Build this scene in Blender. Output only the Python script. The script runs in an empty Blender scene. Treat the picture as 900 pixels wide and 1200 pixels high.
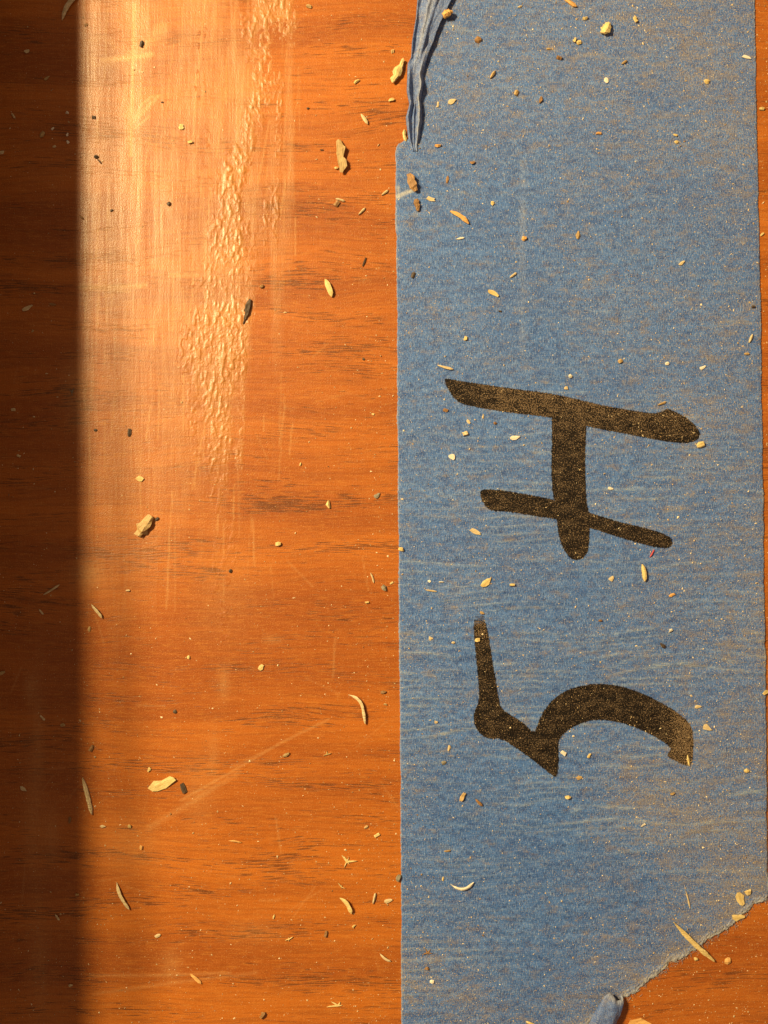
import bpy, bmesh, math, random
import numpy as np
from mathutils import Vector, Matrix

# ------------------------------------------------------------------ camera, world, lamps, exposure
S = 0.1132e-3                      # metres on the board per photo pixel (blue tape 48 mm wide)
MM = 1e-3
scene = bpy.context.scene
col = scene.collection

def P(px, py):                     # photo pixel -> metres on the board
    return ((px - 450.0) * S, (600.0 - py) * S)

CAM_H = 0.130
cam_d = bpy.data.cameras.new('camera')
cam = bpy.data.objects.new('camera', cam_d)
col.objects.link(cam)
cam.location = (0, 0, CAM_H)
cam_d.sensor_fit = 'VERTICAL'
cam_d.angle_y = 2 * math.atan(600 * S / CAM_H)
cam_d.clip_start = 0.002
cam_d.clip_end = 10
scene.camera = cam

world = bpy.data.worlds.new('World')
scene.world = world
world.use_nodes = True
bg = world.node_tree.nodes['Background']
bg.inputs['Color'].default_value = (1.0, 0.70, 0.48, 1)
bg.inputs['Strength'].default_value = 0.265

scene.view_settings.view_transform = 'Standard'
scene.view_settings.look = 'None'
scene.view_settings.exposure = 0.0
scene.view_settings.gamma = 1.0

def bulb(name, loc, size, power, color):
    d = bpy.data.lights.new(name, 'AREA')
    d.shape = 'DISK'
    d.size = size
    d.energy = power
    d.color = color
    o = bpy.data.objects.new(name, d)
    col.objects.link(o)
    o.location = loc
    o.rotation_euler = (Vector((0, 0, 0)) - Vector(loc)).to_track_quat('-Z', 'Y').to_euler()
    return o

LA = (-0.235, 0.175, 0.290)
LB = (-0.287, 0.140, 0.290)
bulb('lamp_bulb', LA, 0.025, 2.25, (1.0, 0.79, 0.43))
bulb('lamp_bulb', LB, 0.030, 1.75, (1.0, 0.79, 0.43))

# ------------------------------------------------------------------ helpers
rng = np.random.default_rng(11)
random.seed(5)

def tag(o, label=None, cat=None, group=None, kind=None):
    if label: o['label'] = label
    if cat: o['category'] = cat
    if group: o['group'] = group
    if kind: o['kind'] = kind
    return o

def link(name, me, mat, parent=None):
    o = bpy.data.objects.new(name, me)
    if mat: me.materials.append(mat)
    col.objects.link(o)
    if parent: o.parent = parent
    return o

def mesh_np(name, verts, faces, smooth=True):
    """verts (n,3) and faces (m,k) arrays -> mesh"""
    me = bpy.data.meshes.new(name)
    verts = np.asarray(verts, np.float32); faces = np.asarray(faces, np.int32)
    m, k = faces.shape
    me.vertices.add(len(verts)); me.vertices.foreach_set('co', verts.ravel())
    me.loops.add(m * k); me.loops.foreach_set('vertex_index', faces.ravel())
    me.polygons.add(m)
    me.polygons.foreach_set('loop_start', np.arange(0, m * k, k, dtype=np.int32))
    me.polygons.foreach_set('use_smooth', np.full(m, smooth, bool))
    me.update(calc_edges=True)
    me.validate()
    return me

def attr(me, name, arr):
    a = me.attributes.new(name, 'FLOAT', 'POINT')
    a.data.foreach_set('value', np.asarray(arr, np.float32).ravel())

def grid_faces(nr, nc, flip=False):
    i = np.arange(nr * nc).reshape(nr, nc)
    f = np.stack([i[:-1, :-1], i[:-1, 1:], i[1:, 1:], i[1:, :-1]], -1).reshape(-1, 4)
    return f[:, ::-1] if flip else f

def fnoise(shape, step, lx, ly, seed, hp=0.0):
    """filtered gaussian noise, correlation lengths lx, ly in mm on a raster of that step"""
    r = np.random.default_rng(seed).standard_normal(shape)
    ky = np.fft.fftfreq(shape[0], step)[:, None] * 2 * np.pi
    kx = np.fft.rfftfreq(shape[1], step)[None, :] * 2 * np.pi
    F = np.fft.rfft2(r) * np.exp(-0.5 * ((kx * lx) ** 2 + (ky * ly) ** 2))
    if hp: F *= 1 - np.exp(-0.5 * ((kx ** 2 + ky ** 2) * hp * hp))
    o = np.fft.irfft2(F, shape)
    return o / o.std()

def sstep(a, b, x):
    t = np.clip((x - a) / (b - a), 0, 1)
    return t * t * (3 - 2 * t)

def interp(pts, x):
    p = sorted(pts)
    return np.interp(x, [a for a, _ in p], [b for _, b in p])

class Raster:                      # regular raster over the board, mm
    x0, y0, step = -64.0, -84.0, 0.15
    nx, ny = int(128 / 0.15), int(168 / 0.15)
    def sample(self, A, x, y):
        fx = np.clip((x - self.x0) / self.step, 0, self.nx - 1.001)
        fy = np.clip((y - self.y0) / self.step, 0, self.ny - 1.001)
        i = fx.astype(int); j = fy.astype(int); u = fx - i; v = fy - j
        return (A[j, i] * (1 - u) * (1 - v) + A[j, i + 1] * u * (1 - v)
                + A[j + 1, i] * (1 - u) * v + A[j + 1, i + 1] * u * v)
R = Raster()

# ------------------------------------------------------------------ node helpers
class NT:
    def __init__(self, name):
        self.m = bpy.data.materials.new(name)
        self.m.use_nodes = True
        self.t = self.m.node_tree
        self.t.nodes.clear()
        self.out = self.n('ShaderNodeOutputMaterial')
        self.b = self.n('ShaderNodeBsdfPrincipled')
        self.l(self.b.outputs[0], self.out.inputs['Surface'])
    def n(self, typ, **kw):
        nd = self.t.nodes.new(typ)
        for k, v in kw.items(): setattr(nd, k, v)
        return nd
    def l(self, a, b): self.t.links.new(a, b)
    def put(self, s, v):
        if isinstance(v, bpy.types.NodeSocket): self.l(v, s)
        elif isinstance(v, (tuple, list)) and len(v) == 3 and s.type == 'RGBA': s.default_value = (*v, 1)
        else: s.default_value = v
    def coord(self, sx=1, sy=1, sz=1, rot=0, warp=None, off=(0, 0, 0)):
        tc = self.n('ShaderNodeTexCoord')
        mp = self.n('ShaderNodeMapping')
        mp.inputs['Scale'].default_value = (1000 * sx, 1000 * sy, 1000 * sz)
        mp.inputs['Rotation'].default_value = (0, 0, rot)
        mp.inputs['Location'].default_value = off
        src = tc.outputs['Object']
        if warp is not None:
            ad = self.n('ShaderNodeVectorMath', operation='ADD')
            self.l(src, ad.inputs[0]); self.l(warp, ad.inputs[1]); src = ad.outputs[0]
        self.l(src, mp.inputs['Vector'])
        return mp.outputs[0]
    def noise(self, vec, scale=1, detail=3, rough=0.5, dist=0.0):
        nd = self.n('ShaderNodeTexNoise')
        self.l(vec, nd.inputs['Vector'])
        nd.inputs['Scale'].default_value = scale
        nd.inputs['Detail'].default_value = detail
        nd.inputs['Roughness'].default_value = rough
        nd.inputs['Distortion'].default_value = dist
        return nd.outputs['Fac']
    def math(self, op, a, b=None, c=None, clamp=False):
        nd = self.n('ShaderNodeMath', operation=op, use_clamp=clamp)
        for i, v in enumerate((a, b, c)):
            if v is not None: self.put(nd.inputs[i], v)
        return nd.outputs[0]
    def ss(self, v, a, b, lo=0.0, hi=1.0):
        nd = self.n('ShaderNodeMapRange', interpolation_type='SMOOTHSTEP')
        self.put(nd.inputs['Value'], v)
        nd.inputs['From Min'].default_value = a; nd.inputs['From Max'].default_value = b
        nd.inputs['To Min'].default_value = lo; nd.inputs['To Max'].default_value = hi
        return nd.outputs[0]
    def mix(self, f, a, b, mode='MIX'):
        nd = self.n('ShaderNodeMix', data_type='RGBA', blend_type=mode)
        self.put(nd.inputs[0], f); self.put(nd.inputs[6], a); self.put(nd.inputs[7], b)
        return nd.outputs[2]
    def attr(self, name):
        nd = self.n('ShaderNodeAttribute', attribute_name=name)
        return nd.outputs['Fac']
    def bump(self, h, dist, strength=1.0, normal=None):
        nd = self.n('ShaderNodeBump')
        nd.inputs['Strength'].default_value = strength
        nd.inputs['Distance'].default_value = dist
        self.l(h, nd.inputs['Height'])
        if normal is not None: self.l(normal, nd.inputs['Normal'])
        return nd.outputs[0]

# ------------------------------------------------------------------ materials
def wood_material():
    t = NT('printed_wood')
    # slow sideways drift of the grain lines
    wn = t.n('ShaderNodeTexNoise'); t.l(t.coord(1/38, 1/16, 1), wn.inputs['Vector'])
    wn.inputs['Scale'].default_value = 1; wn.inputs['Detail'].default_value = 2
    wv = t.n('ShaderNodeVectorMath', operation='MULTIPLY')
    t.l(wn.outputs['Color'], wv.inputs[0]); wv.inputs[1].default_value = (0.0, 0.0052, 0)
    W = wv.outputs[0]
    rot = math.radians(-4)
    bands = t.noise(t.coord(1/70, 1/7.5, 0, rot, W), 1, 3, 0.55)
    fine = t.noise(t.coord(1/10, 1/0.42, 0, rot, W, (3, 7, 0)), 1, 4, 0.6)
    fine2 = t.noise(t.coord(1/2.2, 1/0.22, 0, rot, W, (9, 1, 0)), 1, 3, 0.6)
    pore = t.noise(t.coord(1/3.0, 1/0.17, 0, rot, W, (1, 33, 0)), 1, 2, 0.5)
    clus = t.noise(t.coord(1/22, 1/3.2, 0, rot, W, (17, 5, 0)), 1, 2, 0.5)
    pm = t.math('ADD', pore, t.math('MULTIPLY', t.math('SUBTRACT', clus, 0.5), 0.85))
    pmask = t.ss(pm, 0.615, 0.72)
    mott = t.noise(t.coord(1/1.6, 1/0.9, 0, 0, None, (4, 4, 0)), 1, 4, 0.65)
    c = t.mix(t.ss(bands, 0.34, 0.68), (0.295, 0.064, 0.0044), (0.462, 0.121, 0.0085))
    c = t.mix(t.ss(fine, 0.42, 0.66, 0.0, 0.40), c, (0.190, 0.042, 0.005))
    c = t.mix(t.ss(fine2, 0.5, 0.72, 0.0, 0.42), c, (0.52, 0.19, 0.028))
    c = t.mix(t.math('MULTIPLY', pmask, t.math('SUBTRACT', 0.80, t.math('MULTIPLY', t.attr('sheen_film'), 0.58))), c, (0.080, 0.021, 0.006))  # pores weakened where the sheen is painted
    c = t.mix(t.ss(mott, 0.45, 0.75, 0.0, 0.22), c, (0.50, 0.165, 0.03))
    grit = t.noise(t.coord(1/0.17, 1/0.17, 0), 1, 2, 0.6)
    c = t.mix(t.ss(grit, 0.56, 0.72, 0, 0.42), c, (0.64, 0.29, 0.075))
    c = t.mix(t.ss(grit, 0.44, 0.28, 0, 0.42), c, (0.14, 0.035, 0.006))
    # pale scuffs, dust smudges, and a worn clear coat with lamp sheen painted in
    sc = t.attr('scuff'); sheen_film = t.attr('sheen_film')
    scn = t.noise(t.coord(1/0.35, 1/0.35, 0), 1, 3, 0.6)
    scm = t.math('MULTIPLY', sc, t.ss(scn, 0.25, 0.62, 0.35, 1.0), clamp=True)
    c = t.mix(t.math('MULTIPLY', scm, 0.78), c, (0.74, 0.46, 0.18))
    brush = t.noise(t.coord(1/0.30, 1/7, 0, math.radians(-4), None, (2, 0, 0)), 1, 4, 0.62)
    fm = t.math('MULTIPLY', sheen_film, t.ss(brush, 0.30, 0.66, 0.45, 1.0))
    c = t.mix(t.math('MULTIPLY', fm, 0.34), c, (0.64, 0.36, 0.085))  # lamp sheen put into the colour as a golden haze over the wear
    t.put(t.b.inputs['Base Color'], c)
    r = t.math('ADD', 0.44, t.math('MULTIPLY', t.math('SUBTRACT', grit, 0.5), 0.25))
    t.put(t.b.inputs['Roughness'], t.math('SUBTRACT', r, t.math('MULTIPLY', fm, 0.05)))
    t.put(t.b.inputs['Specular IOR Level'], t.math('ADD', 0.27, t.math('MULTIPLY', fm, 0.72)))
    # relief: print grain, brush lines in the worn coat
    b1 = t.bump(grit, 0.040e-3, 1.0)
    b2 = t.bump(t.math('MULTIPLY', brush, sheen_film), 0.026e-3, 1.0, b1)
    peel = t.noise(t.coord(1/0.8, 1/1.3, 0), 1, 2, 0.5)
    b3 = t.bump(peel, 0.02e-3, 1.0, b2)
    b4 = t.bump(t.math('SUBTRACT', 1.0, pmask), 0.012e-3, 1.0, b3)
    t.put(t.b.inputs['Normal'], b4)
    return t.m

def tape_nodes(t, back=False):
    fib = t.noise(t.coord(1/0.15, 1/0.60, 0, math.radians(6)), 1, 3, 0.72)
    fib2 = t.noise(t.coord(1/0.95, 1/0.16, 0, math.radians(-4), None, (8, 3, 0)), 1, 4, 0.68)
    blot = t.noise(t.coord(1/14, 1/9, 0), 1, 4, 0.6)
    blot2 = t.noise(t.coord(1/1.5, 1/1.0, 0, 0, None, (5, 9, 0)), 1, 4, 0.65)
    return fib, fib2, blot, blot2

def tape_material(name='tape_paper', back=False):
    t = NT(name)
    fib, fib2, blot, blot2 = tape_nodes(t)
    dark, mid, pale = (0.024, 0.080, 0.265), (0.058, 0.160, 0.425), (0.33, 0.44, 0.58)
    if back: dark, mid, pale = (0.035, 0.085, 0.27), (0.085, 0.165, 0.40), (0.27, 0.34, 0.47)
    c = t.mix(t.ss(blot2, 0.30, 0.62), dark, mid)
    c = t.mix(t.ss(blot, 0.36, 0.70, 0.0, 0.40), c, dark)
    c = t.mix(t.ss(fib, 0.53, 0.68, 0.0, 0.62), c, pale)
    c = t.mix(t.ss(fib2, 0.54, 0.72, 0.0, 0.42), c, pale)
    c = t.mix(t.ss(fib, 0.47, 0.33, 0.0, 0.72), c, (0.018, 0.034, 0.095))
    # crests of the crepe, rubbed pale
    cr = t.attr('crest')
    c = t.mix(t.math('MULTIPLY', cr, t.ss(fib2, 0.36, 0.60, 0.08, 0.80)), c, (0.36, 0.43, 0.47))
    # dust caught in the paper
    dn = t.noise(t.coord(1/0.22, 1/0.20, 0, 0, None, (7, 2, 0)), 1, 3, 0.7)
    dens = t.attr('dust')
    d = t.ss(t.math('ADD', dn, t.math('MULTIPLY', t.math('SUBTRACT', dens, 0.5), 0.15)), 0.535, 0.64)
    c = t.mix(t.math('MULTIPLY', d, 0.58), c, (0.36, 0.265, 0.15))
    tanp = t.noise(t.coord(1/2.6, 1/1.3, 0, 0, None, (2, 6, 0)), 1, 5, 0.72)
    tm = t.ss(t.math('ADD', tanp, t.math('MULTIPLY', dens, 0.12)), 0.55, 0.70)
    c = t.mix(t.math('MULTIPLY', tm, t.ss(fib, 0.35, 0.60, 0.12, 0.55)), c, (0.25, 0.18, 0.10))
    spk = t.noise(t.coord(1/0.13, 1/0.16, 0, 0.5, None, (11, 4, 0)), 1, 2, 0.6)
    c = t.mix(t.ss(t.math('ADD', spk, t.math('MULTIPLY', dens, 0.05)), 0.61, 0.72, 0, 0.62), c, (0.52, 0.50, 0.44))
    c = t.mix(t.math('MULTIPLY', dens, 0.06), c, (0.26, 0.22, 0.19))
    sc = t.attr('scuff')
    c = t.mix(t.math('MULTIPLY', sc, t.ss(fib, 0.3, 0.6, 0.4, 0.9)), c, (0.60, 0.56, 0.45))
    t.put(t.b.inputs['Base Color'], c)
    t.put(t.b.inputs['Roughness'], 0.50 if not back else 0.38)
    t.put(t.b.inputs['Specular IOR Level'], 0.45)
    b1 = t.bump(fib, 0.10e-3, 1.0)
    b2 = t.bump(fib2, 0.085e-3, 1.0, b1)
    b3 = t.bump(dn, 0.05e-3, 1.0, b2)
    t.put(t.b.inputs['Normal'], b3)
    return t.m

def ink_material():
    t = NT('black_marker')
    fib, fib2, blot, blot2 = tape_nodes(t)
    sp = t.noise(t.coord(1/0.15, 1/0.17, 0, 0, None, (3, 8, 0)), 1, 3, 0.7)
    c = t.mix(t.ss(fib, 0.42, 0.66), (0.004, 0.003, 0.0025), (0.024, 0.0145, 0.009))
    wear = t.attr('wear')
    thr = t.math('ADD', t.math('ADD', sp, t.math('MULTIPLY', wear, 0.10)), t.math('MULTIPLY', t.math('SUBTRACT', blot2, 0.55), 0.30))
    c = t.mix(t.ss(thr, 0.56, 0.63, 0, 0.66), c, (0.36, 0.235, 0.125))
    c = t.mix(t.ss(blot2, 0.45, 0.72, 0, 0.40), c, (0.060, 0.042, 0.027))
    t.put(t.b.inputs['Base Color'], c)
    t.put(t.b.inputs['Roughness'], 0.55)
    t.put(t.b.inputs['Specular IOR Level'], 0.12)
    t.put(t.b.inputs['Normal'], t.bump(fib2, 0.10e-3, 1.0, t.bump(fib, 0.12e-3, 1.0)))
    edge = t.math('ADD', t.attr('ink'), t.math('MULTIPLY', t.math('SUBTRACT', fib, 0.5), 0.55))
    a = t.ss(edge, 0.07, -0.07)
    a = t.math('MULTIPLY', a, t.ss(t.math('ADD', t.attr('fade'), t.math('MULTIPLY', t.math('SUBTRACT', fib2, 0.5), 1.3)), 0.95, 0.35))
    t.put(t.b.inputs['Alpha'], a)
    return t.m

def chip_material(name, c0, c1, rough=0.6):
    t = NT(name)
    g = t.noise(t.coord(1/1.6, 1/0.16, 1/0.16), 1, 4, 0.65)
    sp = t.noise(t.coord(1/0.3, 1/0.3, 1/0.3), 1, 3, 0.6)
    c = t.mix(t.ss(g, 0.32, 0.68), c0, c1)
    c = t.mix(t.ss(sp, 0.52, 0.75, 0, 0.5), c, tuple(0.45 * v for v in c0))
    t.put(t.b.inputs['Base Color'], c)
    t.put(t.b.inputs['Roughness'], rough)
    t.put(t.b.inputs['Normal'], t.bump(g, 0.08e-3))
    return t.m

def dust_material():
    t = NT('sawdust_grains')
    v = t.attr('tint')
    c = t.mix(t.ss(v, 0.0, 0.45), (0.16, 0.085, 0.035), (0.52, 0.36, 0.17))
    c = t.mix(t.ss(v, 0.5, 1.0), c, (0.86, 0.70, 0.42))
    t.put(t.b.inputs['Base Color'], c)
    t.put(t.b.inputs['Roughness'], 0.5)
    return t.m

M_WOOD = wood_material()
M_TAPE = tape_material()
M_BACK = tape_material('tape_underside', True)
M_INK = ink_material()
M_DUST = dust_material()
MC = {
 'pale':   chip_material('pale_wood', (0.50, 0.36, 0.17), (0.76, 0.60, 0.34)),
 'yellow': chip_material('yellow_wood', (0.54, 0.37, 0.12), (0.80, 0.61, 0.26)),
 'tan':    chip_material('tan_wood', (0.34, 0.21, 0.075), (0.58, 0.38, 0.15)),
 'orange': chip_material('orange_wood', (0.55, 0.27, 0.07), (0.80, 0.45, 0.14)),
 'brown':  chip_material('brown_wood', (0.20, 0.095, 0.028), (0.40, 0.21, 0.07)),
 'dark':   chip_material('dark_bark', (0.035, 0.020, 0.010), (0.11, 0.065, 0.03)),
 'grey':   chip_material('grey_wood', (0.16, 0.13, 0.08), (0.34, 0.29, 0.19)),
 'white':  chip_material('whitish_wood', (0.68, 0.58, 0.42), (0.86, 0.78, 0.60)),
 'red':    chip_material('red_lint', (0.45, 0.04, 0.05), (0.60, 0.10, 0.10)),
}

# ------------------------------------------------------------------ the wood board (setting)
def seg_mask(X, Y, pts, w0, w1=None, soft=0.12):
    """strength of a scratch along a photo-pixel polyline; X, Y in mm"""
    out = np.zeros_like(X)
    w1 = w0 if w1 is None else w1
    n = len(pts) - 1
    for k in range(n):
        ax, ay = (pts[k][0] - 450) * S / MM, (600 - pts[k][1]) * S / MM
        bx, by = (pts[k + 1][0] - 450) * S / MM, (600 - pts[k + 1][1]) * S / MM
        dx, dy = bx - ax, by - ay
        L2 = dx * dx + dy * dy + 1e-9
        tt = np.clip(((X - ax) * dx + (Y - ay) * dy) / L2, 0, 1)
        d = np.hypot(X - ax - tt * dx, Y - ay - tt * dy)
        w = (w0 + (w1 - w0) * (k + tt) / n) * S / MM
        out = np.maximum(out, sstep(w + soft, w * 0.3, d))
    return out

def blob(X, Y, px, py, rx, ry):
    x, y = (px - 450) * S / MM, (600 - py) * S / MM
    return np.exp(-0.5 * (((X - x) / (rx * S / MM)) ** 2 + ((Y - y) / (ry * S / MM)) ** 2))

rx_ = R.x0 + np.arange(R.nx) * R.step
ry_ = R.y0 + np.arange(R.ny) * R.step
RX, RY = np.meshgrid(rx_, ry_)
SH = RX.shape
PXr, PYr = RX * MM / S + 450, 600 - RY * MM / S

def board():
    xs = np.concatenate([[-260, -180, -110, -75], np.arange(-57, 57.01, 0.19), [75, 110, 180, 260]])
    ys = np.concatenate([[-300, -200, -120, -90], np.arange(-74, 74.01, 0.19), [90, 120, 200, 300]])
    X, Y = np.meshgrid(xs, ys)
    px, py = X * MM / S + 450, 600 - Y * MM / S
    ins = (np.abs(X) < 57.5) & (np.abs(Y) < 74.5)
    # worn clear coat with lamp sheen painted in: a swept patch beside the shade, fading to the lower end
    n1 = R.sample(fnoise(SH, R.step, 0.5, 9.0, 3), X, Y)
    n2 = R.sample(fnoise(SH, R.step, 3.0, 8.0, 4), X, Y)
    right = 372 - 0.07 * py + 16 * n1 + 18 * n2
    sheen_film = sstep(0, 105, right - px) * sstep(80, 105, px) * sstep(800, 400, py + 45 * n1 + 40 * n2) * sstep(-400, -100, py)
    sheen_film = np.clip(sheen_film * (0.72 + 0.16 * n1), 0, 1)
    sheen_film = np.maximum(sheen_film, 0.10) * ins + 0.10 * ~ins
    sc = np.zeros_like(X)
    def s(pts, w0, w1=None, a=1.0, soft=0.12):
        nonlocal sc
        sc = np.maximum(sc, a * seg_mask(X, Y, pts, w0, w1, soft))
    s([(157, 5), (156, 62), (155, 120), (153, 182)], 1.1, 1.6, 0.62, 0.2)
    s([(152, 130), (152, 170)], 5, 2, 0.35, 0.6)
    s([(120, 70), (150, 68), (178, 63)], 1.6, 2.4, 0.55, 0.3)
    s([(178, 45), (190, 33)], 4, 6, 0.32, 0.7); s([(150, 66), (188, 38)], 3, 4, 0.22, 0.6)
    s([(157, 142), (172, 126), (186, 112)], 2.0, 0.7, 0.45, 0.3)
    s([(157, 140), (166, 122), (180, 112)], 1.5, 0.6, 0.5)
    s([(158, 150), (176, 136)], 1.2, 0.5, 0.45)
    s([(104, 48), (118, 44), (130, 47), (134, 56)], 2, 2, 0.18, 0.4)
    s([(104, 68), (112, 76), (132, 74)], 2, 2, 0.2, 0.4)
    s([(95, 336), (130, 337), (170, 334)], 3.0, 2.0, 0.42, 0.35)
    s([(100, 339), (150, 341)], 1.5, 1.5, 0.3, 0.25)
    s([(200, 322), (232, 322)], 1.8, 1.8, 0.35, 0.3)
    s([(290, 60), (292, 160)], 0.8, 0.8, 0.35)
    s([(212, 938), (270, 905), (330, 870), (385, 843)], 0.9, 0.7, 0.24, 0.2)
    s([(270, 900), (378, 846)], 0.6, 0.6, 0.18)
    s([(175, 970), (240, 930), (280, 905)], 2.5, 1.5, 0.16, 0.4)
    s([(105, 1143), (180, 1143), (270, 1140)], 1.0, 1.0, 0.22, 0.2)
    s([(110, 1165), (200, 1152), (300, 1140)], 1.2, 1.0, 0.16, 0.25)
    for (bx, by, bw, bh, a) in ((102, 672, 12, 12, .35), (35, 805, 5, 12, .2), (45, 855, 5, 60, .13), (38, 960, 8, 60, .16),
                                (46, 1130, 8, 45, .15), (152, 990, 26, 22, .13), (200, 1130, 9, 14, .16), (262, 800, 5, 14, .2),
                                (232, 930, 12, 30, .12), (90, 460, 12, 30, .25), (60, 980, 6, 25, .18), (297, 1092, 22, 10, .10),
                                (262, 690, 26, 40, .12), (320, 750, 8, 4, .16), (250, 885, 5, 25, .13), (152, 70, 14, 10, .2)):
        sc += a * blob(X, Y, bx, by, bw, bh)
    # many hair-thin rub marks
    r = np.random.default_rng(21)
    sc *= ins
    nx_i = np.where(ins.any(0))[0]
    for k in range(170):
        x = r.uniform(95, 350); y = r.uniform(-20, 620) if k < 120 else r.uniform(300, 1100)
        L = r.uniform(15, 110); a = r.normal(0.05, 0.06)
        if k >= 120: x = r.uniform(20, 460); a = r.uniform(-1.6, 1.6); L = r.uniform(10, 50)
        x1, y1 = x - math.sin(a) * L, y + math.cos(a) * L
        i0, i1 = np.searchsorted(xs, [(min(x, x1) - 5 - 450) * S / MM, (max(x, x1) + 5 - 450) * S / MM])
        j0, j1 = np.searchsorted(ys, [(600 - max(y, y1) - 5) * S / MM, (600 - min(y, y1) + 5) * S / MM])
        if i1 <= i0 or j1 <= j0: continue
        sub = seg_mask(X[j0:j1, i0:i1], Y[j0:j1, i0:i1], [(x, y), (x1, y1)], r.uniform(0.4, 1.0), None, 0.1)
        sc[j0:j1, i0:i1] = np.maximum(sc[j0:j1, i0:i1], sub * r.uniform(0.10, 0.38) * (0.55 if k >= 120 else 1))
    sc = np.clip(sc, 0, 1)
    V = np.stack([X, Y, np.zeros_like(X)], -1).reshape(-1, 3) * MM
    nr, nc = X.shape
    F = grid_faces(nr, nc)
    # the board's edges and underside
    i = np.arange(nr * nc).reshape(nr, nc)
    loop = np.concatenate([i[0, :], i[1:, -1], i[-1, -2::-1], i[-2:0:-1, 0]])
    low = V[loop].copy(); low[:, 2] = -0.018
    n0 = len(V); m = len(loop)
    k = np.arange(m); k2 = (k + 1) % m
    side = np.stack([loop[k], n0 + k, n0 + k2, loop[k2]], -1)
    V2 = np.concatenate([V, low])
    me = mesh_np('wood_board', V2, np.concatenate([F, side]))
    z = np.zeros(m)
    attr(me, 'sheen_film', np.concatenate([sheen_film.ravel(), z]))
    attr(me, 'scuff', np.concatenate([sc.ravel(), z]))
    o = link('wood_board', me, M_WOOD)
    tag(o, kind='structure', label='orange brown wood board with dark grain and a worn glossy patch with painted sheen')
    return o
BOARD = board()

# unseen panel added out of frame; its top edge throws the board's shade
def shade_panel():
    def foot(px, h):
        xs = (px - 450) * S
        return (xs * (LA[2] - h) + LA[0] * h) / LA[2]       # from xs = x + (x - Lx) h / (Lz - h)
    yt, yb = 0.16, -0.16
    ht, hb = 0.009, 0.060
    xt, xb = foot(95, ht), foot(124, hb)
    bm = bmesh.new()
    T = 0.016
    v = [bm.verts.new(p) for p in ((xb, yb, 0), (xt, yt, 0), (xt, yt, ht), (xb, yb, hb),
                                   (xb - T, yb, 0), (xt - T, yt, 0), (xt - T, yt, ht), (xb - T, yb, hb))]
    for f in ((0, 1, 2, 3), (7, 6, 5, 4), (3, 2, 6, 7), (0, 3, 7, 4), (1, 5, 6, 2), (0, 4, 5, 1)):
        bm.faces.new([v[i] for i in f])
    bmesh.ops.recalc_face_normals(bm, faces=bm.faces)
    bmesh.ops.bevel(bm, geom=bm.edges[:], offset=0.0004, segments=2, affect='EDGES')
    me = bpy.data.meshes.new('shade_caster'); bm.to_mesh(me); bm.free()
    t = NT('shade_caster_brown')
    t.put(t.b.inputs['Base Color'], t.mix(t.noise(t.coord(1/9, 1/9, 1/9), 1, 4), (0.10, 0.055, 0.03), (0.16, 0.09, 0.05)))
    t.put(t.b.inputs['Roughness'], 0.6)
    o = link('shade_caster', me, t.m)
    tag(o, kind='structure')
shade_panel()

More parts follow.
